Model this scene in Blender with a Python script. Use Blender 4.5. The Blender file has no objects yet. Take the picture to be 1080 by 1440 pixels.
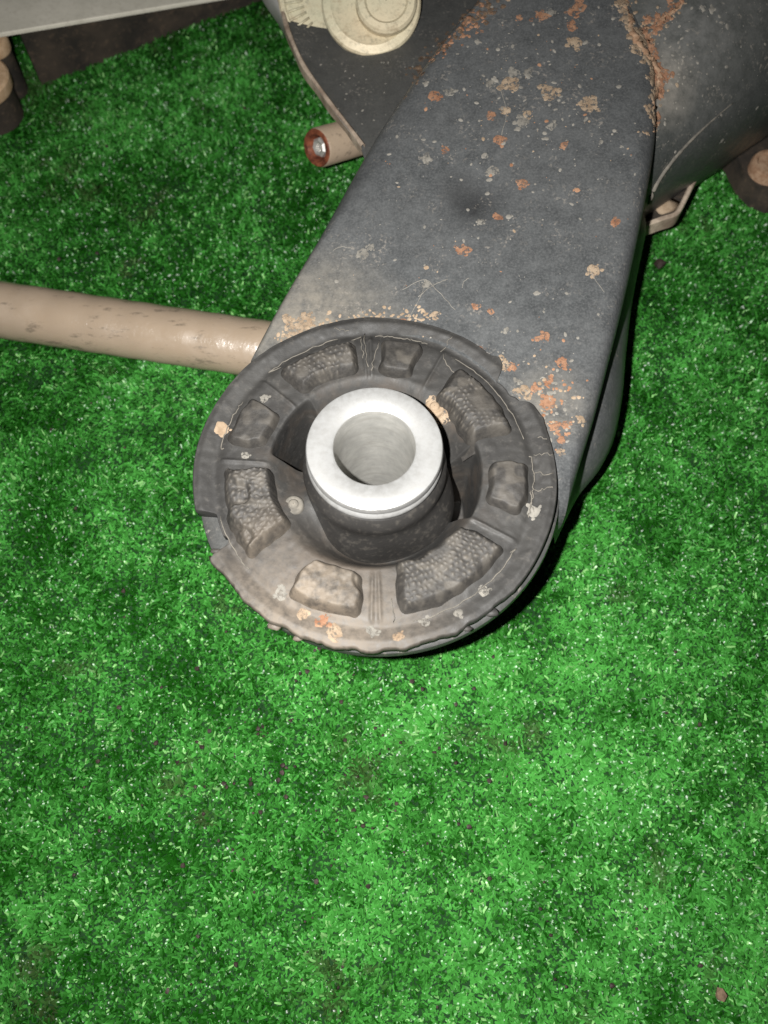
import bpy, bmesh, math, random
import numpy as np
from mathutils import Vector, Matrix
from mathutils.bvhtree import BVHTree

random.seed(7)
rng = np.random.default_rng(11)
scene = bpy.context.scene
col = scene.collection

# ------------------------------------------------------------------ camera, light, exposure
F_PX = 1250.0            # focal length in photograph pixels (1080 x 1440)
H = 0.070                # height of the bushing rim above the turf
DIST = 0.235             # camera to rim centre
VIEW = math.radians(25.0)
TILT = math.radians(22.3)
CAM = Vector((0.0024, -DIST * math.sin(VIEW), H + DIST * math.cos(VIEW)))
FWD = Vector((0, math.sin(TILT), -math.cos(TILT)))
UP = Vector((0, math.cos(TILT), math.sin(TILT)))
RIGHT = Vector((1, 0, 0))

cd = bpy.data.cameras.new('camera')
cam = bpy.data.objects.new('camera', cd)
col.objects.link(cam)
cam.location = CAM
cam.rotation_euler = (TILT, 0, 0)
cd.sensor_fit = 'VERTICAL'
cd.sensor_height = 24.0
cd.lens = 24.0 * F_PX / 1440.0
cd.clip_start = 0.005
cd.clip_end = 50.0
cd.dof.use_dof = True
cd.dof.focus_distance = 0.250
cd.dof.aperture_fstop = 10.0
scene.camera = cam

world = bpy.data.worlds.new('World')
scene.world = world
world.use_nodes = True
wb = world.node_tree.nodes['Background']
wb.inputs[0].default_value = (0.95, 0.98, 1.0, 1)
wb.inputs[1].default_value = 0.018

fl = bpy.data.lights.new('phone_flash', 'SPOT')
fl.energy = 9.0
fl.shadow_soft_size = 0.0022
fl.color = (1.0, 0.985, 0.955)
fl.spot_size = math.radians(112)
fl.spot_blend = 1.0
flash = bpy.data.objects.new('phone_flash', fl)
col.objects.link(flash)
flash.location = CAM + RIGHT * -0.019 + UP * 0.004
flash.rotation_euler = (TILT - math.radians(4), math.radians(-5), 0)

scene.view_settings.view_transform = 'Standard'
scene.view_settings.look = 'None'
scene.view_settings.exposure = 0.0
scene.view_settings.gamma = 1.0
scene.cycles.max_bounces = 6


def ray(u, v):
    return (RIGHT * ((u - 540) / F_PX) + UP * ((720 - v) / F_PX) + FWD).normalized()


def at(u, v, z):
    d = ray(u, v)
    k = (z - CAM.z) / d.z
    return CAM + d * k


# ------------------------------------------------------------------ helpers
def obj(name, verts, faces, mat, parent=None, smooth=True, sharp=None):
    me = bpy.data.meshes.new(name)
    me.from_pydata([tuple(v) for v in verts], [], [tuple(f) for f in faces])
    me.validate()
    me.update()
    if smooth:
        me.polygons.foreach_set('use_smooth', [True] * len(me.polygons))
        if sharp:
            me.set_sharp_from_angle(angle=math.radians(sharp))
    if mat:
        me.materials.append(mat)
    o = bpy.data.objects.new(name, me)
    col.objects.link(o)
    if parent:
        o.parent = parent
    return o


def tag(o, label=None, cat=None, group=None, kind=None):
    if label: o['label'] = label
    if cat: o['category'] = cat
    if group: o['group'] = group
    if kind: o['kind'] = kind
    return o


def empty(name, loc=(0, 0, 0)):
    o = bpy.data.objects.new(name, None)
    o.empty_display_size = 0.01
    col.objects.link(o)
    o.location = loc
    return o


def keep(o, parent):
    """parent a mesh whose coordinates are world coordinates"""
    o.parent = parent
    o.matrix_parent_inverse = Matrix.Translation(parent.location).inverted()
    return o


def grid_faces(n, m, wrap=False, off=0):
    f = []
    for i in range(n - 1):
        for j in range(m if wrap else m - 1):
            k = (j + 1) % m
            f.append((off + i * m + j, off + i * m + k, off + (i + 1) * m + k, off + (i + 1) * m + j))
    return f


def lathe(profile, seg=96, axis_origin=Vector((0, 0, 0)), axis=Vector((0, 0, 1)), close=False):
    """profile: list of (r, h) along axis"""
    q = Vector((0, 0, 1)).rotation_difference(axis.normalized())
    vs = []
    for (r, h) in profile:
        for j in range(seg):
            a = 2 * math.pi * j / seg
            vs.append(axis_origin + q @ Vector((r * math.cos(a), r * math.sin(a), h)))
    fs = [tuple(reversed(f)) for f in grid_faces(len(profile), seg, True)]
    fs = [tuple(reversed(f)) for f in fs]
    if close:
        fs.append(tuple(range(seg))[::-1])
        o = (len(profile) - 1) * seg
        fs.append(tuple(range(o, o + seg)))
    return vs, fs


def tube(pts, rads, seg=10, cap=True):
    vs, fs = [], []
    pts = [Vector(p) for p in pts]
    n = len(pts)
    for i, p in enumerate(pts):
        t = (pts[min(i + 1, n - 1)] - pts[max(i - 1, 0)]).normalized()
        a = t.cross(Vector((0, 0, 1)))
        if a.length < 1e-4: a = t.cross(Vector((0, 1, 0)))
        a.normalize()
        b = a.cross(t)
        r = rads[i] if hasattr(rads, '__len__') else rads
        for j in range(seg):
            w = 2 * math.pi * j / seg
            vs.append(p + a * (r * math.cos(w)) + b * (r * math.sin(w)))
    fs = grid_faces(n, seg, True)
    if cap:
        fs.append(tuple(range(seg))[::-1])
        fs.append(tuple(range((n - 1) * seg, n * seg)))
    return vs, fs


class Spline:
    """Catmull-Rom through points, chord-length parameter 0..1"""
    def __init__(self, pts):
        self.p = np.array([list(p) for p in pts], float)
        d = np.linalg.norm(np.diff(self.p, axis=0), axis=1)
        self.t = np.concatenate([[0], np.cumsum(d)]) / d.sum()

    def __call__(self, s):
        s = min(max(s, 0.0), 1.0)
        i = int(min(max(np.searchsorted(self.t, s) - 1, 0), len(self.t) - 2))
        P, T = self.p, self.t
        def tang(k):
            a, b = max(k - 1, 0), min(k + 1, len(T) - 1)
            return (P[b] - P[a]) / max(T[b] - T[a], 1e-9)
        h = T[i + 1] - T[i]
        x = (s - T[i]) / h
        return ((2*x**3 - 3*x**2 + 1) * P[i] + (x**3 - 2*x**2 + x) * h * tang(i)
                + (-2*x**3 + 3*x**2) * P[i+1] + (x**3 - x**2) * h * tang(i+1))


def value_noise(x, y, cell, seed):
    """smooth value noise, numpy arrays in metres"""
    r = np.random.default_rng(seed)
    N = 256
    g = r.random((N, N))
    u, v = x / cell + 1000.3, y / cell + 1000.7
    i, j = np.floor(u).astype(int), np.floor(v).astype(int)
    a, b = u - i, v - j
    a, b = a * a * (3 - 2 * a), b * b * (3 - 2 * b)
    i0, j0, i1, j1 = i % N, j % N, (i + 1) % N, (j + 1) % N
    return (g[i0, j0] * (1-a) * (1-b) + g[i1, j0] * a * (1-b) + g[i0, j1] * (1-a) * b + g[i1, j1] * a * b)


def sstep(a, b, x):
    t = np.clip((x - a) / (b - a), 0, 1)
    return t * t * (3 - 2 * t)


# ------------------------------------------------------------------ materials
class Mat:
    def __init__(self, name, rough=0.6, spec=0.5, metal=0.0):
        self.m = bpy.data.materials.new(name)
        self.m.use_nodes = True
        self.nt = self.m.node_tree
        self.b = self.nt.nodes['Principled BSDF']
        self.b.inputs['Roughness'].default_value = rough
        self.b.inputs['Specular IOR Level'].default_value = spec
        self.b.inputs['Metallic'].default_value = metal
        self.geo = self.nt.nodes.new('ShaderNodeNewGeometry')
        self.pos = self.geo.outputs['Position']

    def noise(self, scale, detail=4, rough=0.6, stretch=None, dist=0.0, offset=(0, 0, 0)):
        src = self.pos
        if stretch or offset != (0, 0, 0):
            mp = self.nt.nodes.new('ShaderNodeMapping')
            if stretch: mp.inputs['Scale'].default_value = stretch
            mp.inputs['Location'].default_value = offset
            self.nt.links.new(src, mp.inputs[0])
            src = mp.outputs[0]
        n = self.nt.nodes.new('ShaderNodeTexNoise')
        n.inputs['Scale'].default_value = scale
        n.inputs['Detail'].default_value = detail
        n.inputs['Roughness'].default_value = rough
        n.inputs['Distortion'].default_value = dist
        self.nt.links.new(src, n.inputs['Vector'])
        return n.outputs['Fac']

    def voro(self, scale, feature='F1', rnd=1.0):
        n = self.nt.nodes.new('ShaderNodeTexVoronoi')
        n.feature = feature
        n.inputs['Scale'].default_value = scale
        n.inputs['Randomness'].default_value = rnd
        self.nt.links.new(self.pos, n.inputs['Vector'])
        return n.outputs['Distance']

    def ramp(self, src, stops, interp='LINEAR'):
        r = self.nt.nodes.new('ShaderNodeValToRGB')
        r.color_ramp.interpolation = interp
        e = r.color_ramp.elements
        while len(e) > 1: e.remove(e[-1])
        e[0].position = stops[0][0]
        c = stops[0][1]
        e[0].color = (c, c, c, 1) if not hasattr(c, '__len__') else (*c, 1)
        for (p, c) in stops[1:]:
            k = e.new(p)
            k.color = (c, c, c, 1) if not hasattr(c, '__len__') else (*c, 1)
        self.nt.links.new(src, r.inputs[0])
        return r.outputs[0]

    def math(self, op, a, b, clamp=False):
        n = self.nt.nodes.new('ShaderNodeMath')
        n.operation = op
        n.use_clamp = clamp
        for i, x in enumerate((a, b)):
            if isinstance(x, (int, float)): n.inputs[i].default_value = x
            else: self.nt.links.new(x, n.inputs[i])
        return n.outputs[0]

    def mix(self, fac, a, b):
        n = self.nt.nodes.new('ShaderNodeMix')
        n.data_type = 'RGBA'
        if isinstance(fac, (int, float)): n.inputs[0].default_value = fac
        else: self.nt.links.new(fac, n.inputs[0])
        for i, x in ((6, a), (7, b)):
            if hasattr(x, '__len__'): n.inputs[i].default_value = (*x, 1)
            else: self.nt.links.new(x, n.inputs[i])
        return n.outputs[2]

    def dist_to(self, p, stretch=(1, 1, 1)):
        """distance to a world point (for dirt or tone that lies at one place)"""
        s = self.nt.nodes.new('ShaderNodeVectorMath'); s.operation = 'SUBTRACT'
        self.nt.links.new(self.pos, s.inputs[0]); s.inputs[1].default_value = tuple(p)
        m = self.nt.nodes.new('ShaderNodeVectorMath'); m.operation = 'MULTIPLY'
        self.nt.links.new(s.outputs[0], m.inputs[0]); m.inputs[1].default_value = stretch
        l = self.nt.nodes.new('ShaderNodeVectorMath'); l.operation = 'LENGTH'
        self.nt.links.new(m.outputs[0], l.inputs[0])
        return l.outputs['Value']

    def color(self, c):
        if hasattr(c, '__len__'): self.b.inputs['Base Color'].default_value = (*c, 1)
        else: self.nt.links.new(c, self.b.inputs['Base Color'])
        return self

    def rough(self, s):
        self.nt.links.new(s, self.b.inputs['Roughness'])
        return self

    def bump(self, h, dist, strength=1.0):
        n = self.nt.nodes.new('ShaderNodeBump')
        n.inputs['Distance'].default_value = dist
        n.inputs['Strength'].default_value = strength
        self.nt.links.new(h, n.inputs['Height'])
        prev = self.b.inputs['Normal'].links
        if prev:
            self.nt.links.new(prev[0].from_socket, n.inputs['Normal'])
        self.nt.links.new(n.outputs[0], self.b.inputs['Normal'])
        return self


def make_paint(name, dark, light, dusty, wash=None):
    p = Mat(name, 0.5, 0.45)
    big = p.noise(28, 4, 0.6)
    mid = p.noise(210, 5, 0.68)
    fine = p.noise(1500, 3, 0.7)
    speck = p.noise(900, 2, 0.6, offset=(3.1, 1.7, 0.4))
    c = p.mix(p.ramp(mid, [(0.35, 0.0), (0.7, 1.0)]), dark, light)
    c = p.mix(p.math('MULTIPLY', p.ramp(big, [(0.38, 0.0), (0.68, 1.0)]), 0.28), c, dusty)
    c = p.mix(p.math('MULTIPLY', p.ramp(fine, [(0.42, 0.0), (0.72, 1.0)]), 0.6), c, dusty)
    c = p.mix(p.math('MULTIPLY', p.ramp(p.noise(700, 4, 0.75, offset=(2, 8, 1)), [(0.52, 0.0), (0.64, 1.0)]), 0.4), c, dark)
    if wash:
        for (wp, r0_, r1_, wc_, k_) in wash:
            f_ = p.math('MULTIPLY', p.ramp(p.dist_to(wp), [(r0_, k_), (r1_, 0.0)]), p.ramp(mid, [(0.32, 0.25), (0.62, 1.0)]))
            c = p.mix(f_, c, wc_)
    blot = p.math('MULTIPLY', p.ramp(p.noise(120, 3, 0.6, offset=(9, 2, 5)), [(0.5, 0.0), (0.66, 1.0)]),
                  p.ramp(speck, [(0.56, 0.0), (0.66, 1.0)]))
    c = p.mix(p.math('MULTIPLY', blot, 0.5), c, (0.24, 0.215, 0.185))
    p.color(c)
    p.rough(p.ramp(mid, [(0.3, 0.36), (0.75, 0.56)]))
    p.bump(fine, 0.00006, 0.6)
    p.bump(mid, 0.0002, 0.35)
    return p


M = {}
M['paint'] = make_paint('black_painted_steel', (0.039, 0.0415, 0.0430), (0.067, 0.0705, 0.0720), (0.118, 0.120, 0.120),
                       wash=[(at(440, 462, .068), .004, .030, (0.215, 0.19, 0.152), .75), (at(770, 570, .066), .002, .014, (0.19, 0.17, 0.14), .6),
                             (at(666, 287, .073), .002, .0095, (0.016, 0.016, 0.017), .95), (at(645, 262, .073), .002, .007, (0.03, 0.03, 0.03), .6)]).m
M['paint_dark'] = make_paint('dark_painted_steel', (0.040, 0.041, 0.040), (0.056, 0.057, 0.055), (0.078, 0.076, 0.071)).m
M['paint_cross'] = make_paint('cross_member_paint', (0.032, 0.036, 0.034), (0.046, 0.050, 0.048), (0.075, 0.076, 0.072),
                             wash=[(at(985, 20, .09), .012, .040, (0.16, 0.158, 0.152), .55), (at(925, 120, .075), .002, .016, (0.26, 0.235, 0.20), .7)]).m  # paler tone round the upper middle and beside the arm joint

p = Mat('black_rubber', 0.62, 0.4)
n1, n2, n3 = p.noise(60, 4, 0.6), p.noise(420, 5, 0.7), p.noise(1600, 2, 0.6)
c = p.mix(p.ramp(n1, [(0.3, 0.0), (0.7, 1.0)]), (0.023, 0.022, 0.021), (0.038, 0.0365, 0.034))
c = p.mix(p.math('MULTIPLY', p.ramp(n2, [(0.55, 0.0), (0.76, 1.0)]), 0.4), c, (0.115, 0.105, 0.092))
# dried mud washed over the front left edge of the rim
d = p.dist_to((-0.020, -0.046, H), (0.75, 1.0, 1.0))
mud = p.math('MULTIPLY', p.ramp(d, [(0.008, 1.0), (0.034, 0.0)]), p.ramp(n2, [(0.30, 0.35), (0.58, 1.0)]))
c = p.mix(p.math('MULTIPLY', mud, 0.85), c, p.mix(n1, (0.110, 0.090, 0.071), (0.185, 0.152, 0.118)))
# brown soil in the hollows round the sleeve
hollow = p.math('MULTIPLY', p.ramp(p.noise(90, 3, 0.6, offset=(4, 4, 1)), [(0.46, 0.0), (0.66, 1.0)]), p.ramp(p.dist_to((0, 0, H - .012), (1, 1, .6)), [(0.026, 0.6), (0.038, 0.0)]))
c = p.mix(hollow, c, (0.072, 0.056, 0.043))
p.color(c)
p.rough(p.ramp(n2, [(0.3, 0.5), (0.75, 0.8)]))
p.bump(n3, 0.00006, 0.5)
p.bump(n2, 0.0003, 0.35)
M['rubber'] = p.m

p = Mat('dusty_rubber_pad', 0.65, 0.4)
n1, n2 = p.noise(90, 4, 0.6), p.noise(700, 4, 0.7)
c = p.mix(p.ramp(n2, [(0.38, 0.0), (0.7, 1.0)]), (0.025, 0.023, 0.021), (0.045, 0.041, 0.036))
da = p.nt.nodes.new('ShaderNodeAttribute'); da.attribute_name = 'dust'
c = p.mix(p.math('MULTIPLY', da.outputs['Fac'], p.ramp(n1, [(0.3, 0.2), (0.65, 0.8)])), c, (0.115, 0.102, 0.085))
d = p.dist_to((-0.021, -0.037, H), (1, 1, 1))
mud = p.math('MULTIPLY', p.ramp(d, [(0.006, 1.0), (0.027, 0.0)]), p.ramp(p.noise(260, 5, 0.7, offset=(6, 1, 3)), [(0.36, 0.25), (0.56, 1.0)]))
c = p.mix(p.math('MULTIPLY', mud, 0.8), c, (0.19, 0.152, 0.113))
p.color(c)
p.bump(n2, 0.00025, 0.6)
M['pad'] = p.m

p = Mat('smooth_rubber', 0.4, 0.5)
n1, n2 = p.noise(70, 4, 0.6), p.noise(600, 3, 0.6)
c = p.mix(n1, (0.018, 0.0172, 0.0165), (0.034, 0.032, 0.030))
c = p.mix(p.math('MULTIPLY', p.ramp(n2, [(0.52, 0.0), (0.75, 1.0)]), 0.3), c, (0.14, 0.125, 0.105))
p.color(c)
p.rough(p.ramp(n1, [(0.3, 0.34), (0.7, 0.52)]))
p.bump(n2, 0.0001, 0.4)
M['collar'] = p.m

p = Mat('machined_aluminium', 0.38, 0.5, 0.5)
n1, n2 = p.noise(500, 4, 0.6), p.noise(60, 3, 0.6)
c = p.mix(p.ramp(p.math('ADD', p.math('MULTIPLY', n1, .75), p.math('MULTIPLY', n2, .25)), [(0.42, 0.0), (0.62, 1.0)]), (0.43, 0.43, 0.423), (0.31, 0.307, 0.298))
p.color(c)
# fine turning marks: rings round the axis, broken up by noise
ringd = p.dist_to((0, 0, H), (1, 1, 0))
rw = p.nt.nodes.new('ShaderNodeMath'); rw.operation = 'SINE'
p.nt.links.new(p.math('ADD', p.math('MULTIPLY', ringd, 21000.0), p.math('MULTIPLY', n2, 9.0)), rw.inputs[0])
p.bump(rw.outputs[0], 0.000012, 0.6)
p.bump(p.noise(900, 2, 0.6, stretch=(1, 1, 0.2)), 0.00003, 0.5)
p.rough(p.ramp(n1, [(0.35, 0.28), (0.7, 0.5)]))
M['alu'] = p.m

p = Mat('aluminium_bore', 0.5, 0.5, 0.25)
n1, n2 = p.noise(260, 4, 0.65), p.noise(160, 3, 0.6, stretch=(1, 1, 6))
c = p.mix(p.ramp(n1, [(0.35, 0.0), (0.75, 1.0)]), (0.31, 0.305, 0.285), (0.43, 0.42, 0.39))
c = p.mix(p.math('MULTIPLY', p.ramp(n2, [(0.5, 0.0), (0.7, 1.0)]), 0.4), c, (0.26, 0.245, 0.215))
p.color(c)
p.bump(n1, 0.0001, 0.4)
M['bore'] = p.m

p = Mat('tan_dusted_steel', 0.45, 0.9)
n1, n2, n3 = p.noise(25, 4, 0.6), p.noise(300, 5, 0.7), p.noise(1400, 3, 0.7)
c = p.mix(n1, (0.245, 0.183, 0.128), (0.35, 0.272, 0.198))
c = p.mix(p.math('MULTIPLY', p.ramp(n2, [(0.3, 0.0), (0.8, 1.0)]), 0.5), c, (0.30, 0.238, 0.18))
scuff = p.ramp(p.noise(170, 5, 0.75, stretch=(0.45, 1.6, 1.6), offset=(1, 5, 2)), [(0.565, 0.0), (0.64, 1.0)])
c = p.mix(p.math('MULTIPLY', scuff, 0.7), c, (0.12, 0.095, 0.07))
p.color(c)
p.rough(p.ramp(p.noise(45, 4, 0.7, offset=(7, 3, 3)), [(0.42, 0.16), (0.6, 0.5)]))
p.bump(n3, 0.00002, 0.3)
p.bump(n2, 0.0002, 0.2)
p.b.inputs['Coat Roughness'].default_value = 0.30
cb = p.nt.nodes.new('ShaderNodeBump')
cb.inputs['Distance'].default_value = 0.0003
cb.inputs['Strength'].default_value = 1.0
p.nt.links.new(p.noise(700, 3, 0.6, stretch=(1.0, 0.6, 0.6), offset=(2, 2, 2)), cb.inputs['Height'])
p.nt.links.new(cb.outputs[0], p.b.inputs['Coat Normal'])
p.b.inputs['Coat IOR'].default_value = 1.9
p.nt.links.new(p.ramp(p.noise(60, 5, 0.75, stretch=(.5, 1.5, 1.5), offset=(7, 3, 9)), [(0.40, 0.08), (0.58, 0.7)]), p.b.inputs['Coat Weight'])
M['tan'] = p.m

p = Mat('pale_dusted_steel', 0.7, 0.3)
n1, n2 = p.noise(60, 4, 0.6), p.noise(500, 4, 0.7)
c = p.mix(p.ramp(n1, [(0.3, 0.0), (0.7, 1.0)]), (0.60, 0.57, 0.48), (0.74, 0.70, 0.60))
c = p.mix(p.math('MULTIPLY', p.ramp(n2, [(0.5, 0.0), (0.75, 1.0)]), 0.4), c, (0.36, 0.32, 0.26))
p.color(c).bump(n2, 0.0002, 0.4)
M['pale'] = p.m

p = Mat('rusty_dark_steel', 0.75, 0.3)
n1, n2 = p.noise(90, 4, 0.6), p.noise(400, 4, 0.7)
c = p.mix(p.ramp(n1, [(0.35, 0.0), (0.65, 1.0)]), (0.022, 0.019, 0.016), (0.052, 0.040, 0.030))
c = p.mix(p.math('MULTIPLY', p.ramp(n2, [(0.55, 0.0), (0.72, 1.0)]), 0.5), c, (0.13, 0.09, 0.06))
p.color(c).bump(n2, 0.0004, 0.5)
M['rusty_dark'] = p.m

p = Mat('cream_zinc_plating', 0.5, 0.4, 0.1)
n1, n2, n3 = p.noise(45, 3, 0.6), p.noise(700, 4, 0.75), p.noise(150, 3, 0.6)
c = p.mix(p.ramp(n1, [(0.35, 0.0), (0.65, 1.0)]), (0.45, 0.425, 0.30), (0.54, 0.46, 0.32))
c = p.mix(p.math('MULTIPLY', p.ramp(n2, [(0.5, 0.0), (0.72, 1.0)]), p.ramp(n3, [(0.38, 0.25), (0.58, 0.95)])), c, (0.22, 0.205, 0.145))
c = p.mix(p.math('MULTIPLY', p.ramp(p.noise(240, 5, 0.75, offset=(3, 3, 7)), [(0.52, 0.0), (0.66, 1.0)]), 0.6), c, (0.30, 0.235, 0.15))
p.color(c).bump(n2, 0.0002, 0.5)
M['cream'] = p.m

p = Mat('scuffed_steel_edge', 0.55, 0.5, 0.1)
n1, n2 = p.noise(130, 4, 0.65), p.noise(800, 4, 0.7)
c = p.mix(p.ramp(n1, [(0.38, 0.0), (0.62, 1.0)]), (0.22, 0.165, 0.125), (0.44, 0.36, 0.28))
c = p.mix(p.math('MULTIPLY', p.ramp(n2, [(0.45, 0.0), (0.7, 1.0)]), 0.5), c, (0.15, 0.115, 0.09))
p.color(c).bump(n2, 0.0002, 0.5)
M['edge'] = p.m

p = Mat('bare_grey_flange', 0.55, 0.5, 0.1)
n1, n2 = p.noise(150, 4, 0.65, stretch=(1, 0.4, 1)), p.noise(800, 4, 0.7)
c = p.mix(n1, (0.34, 0.335, 0.32), (0.56, 0.55, 0.52))
p.color(c).bump(n2, 0.0002, 0.4)
M['flange'] = p.m


def mud_mat(name, a, b, r=0.85, broken=False):
    p = Mat(name, r, 0.2)
    if broken:      # thin splashes are speckled through, the paint shows between
        p.nt.links.new(p.ramp(p.noise(750, 5, 0.75, offset=(1, 2, 3)), [(0.42, 0.0), (0.50, 1.0)]), p.b.inputs['Alpha'])
    n1, n2 = p.noise(350, 4, 0.65), p.noise(1500, 3, 0.7)
    p.color(p.mix(p.ramp(n1, [(0.35, 0.0), (0.65, 1.0)]), a, b)).bump(n2, 0.0002, 0.7)
    return p.m


M['orange'] = mud_mat('orange_clay', (0.185, 0.088, 0.048), (0.30, 0.172, 0.105))
M['bolt_tan'] = mud_mat('tan_plating', (0.40, 0.265, 0.155), (0.54, 0.385, 0.25), 0.6)
M['peach'] = mud_mat('peach_clay', (0.20, 0.115, 0.068), (0.33, 0.225, 0.15))
M['tan_mud'] = mud_mat('tan_clay', (0.21, 0.150, 0.098), (0.32, 0.245, 0.172))
M['pale_mud'] = mud_mat('pale_dust', (0.135, 0.127, 0.112), (0.23, 0.215, 0.188))
M['brown_mud'] = mud_mat('brown_soil', (0.06, 0.04, 0.026), (0.16, 0.108, 0.07))
M['rust'] = mud_mat('red_rust', (0.04, 0.012, 0.008), (0.17, 0.055, 0.028), 0.5)
M['orange_thin'] = mud_mat('orange_splash', (0.17, 0.080, 0.045), (0.285, 0.165, 0.103), broken=True)
M['tan_thin'] = mud_mat('tan_splash', (0.19, 0.135, 0.09), (0.29, 0.225, 0.16), broken=True)
M['pale_thin'] = mud_mat('pale_splash', (0.125, 0.117, 0.103), (0.20, 0.187, 0.163), broken=True)
M['brown_thin'] = mud_mat('brown_splash', (0.05, 0.033, 0.022), (0.15, 0.10, 0.065), broken=True)
THIN = {'orange': 'orange_thin', 'tan_mud': 'tan_thin', 'pale_mud': 'pale_thin'}
M['dust_line'] = mud_mat('grey_dust', (0.085, 0.079, 0.069), (0.16, 0.145, 0.122))
M['grit'] = mud_mat('dark_grit', (0.018, 0.013, 0.011), (0.05, 0.035, 0.03), 0.6)
p = Mat('bright_steel', 0.3, 0.5, 0.7)
p.color(p.mix(p.noise(400, 3), (0.45, 0.43, 0.40), (0.7, 0.68, 0.64)))
M['bright'] = p.m

# turf: colour of each fibre is stored on the fibre
p = Mat('green_plastic_fibre', 0.31, 0.18)
at_node = p.nt.nodes.new('ShaderNodeAttribute')
at_node.attribute_name = 'fibre_colour'
p.color(at_node.outputs['Color'])
M['fibre'] = p.m
p = Mat('turf_backing', 0.9, 0.1)
p.color(p.mix(p.noise(300, 3), (0.006, 0.022, 0.007), (0.012, 0.045, 0.012)))
M['backing'] = p.m

# ------------------------------------------------------------------ ground: turf backing and fibres
c0, c1 = at(0, 0, 0), at(1080, 1440, 0)
X0, X1, Y0, Y1 = -0.36, 0.36, -0.26, 0.50
g = obj('ground', [(X0, Y0, 0), (X1, Y0, 0), (X1, Y1, 0), (X0, Y1, 0)], [(0, 1, 2, 3)], M['backing'], smooth=False)
tag(g, 'green backing of the artificial turf under everything', 'ground', kind='structure')


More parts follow.
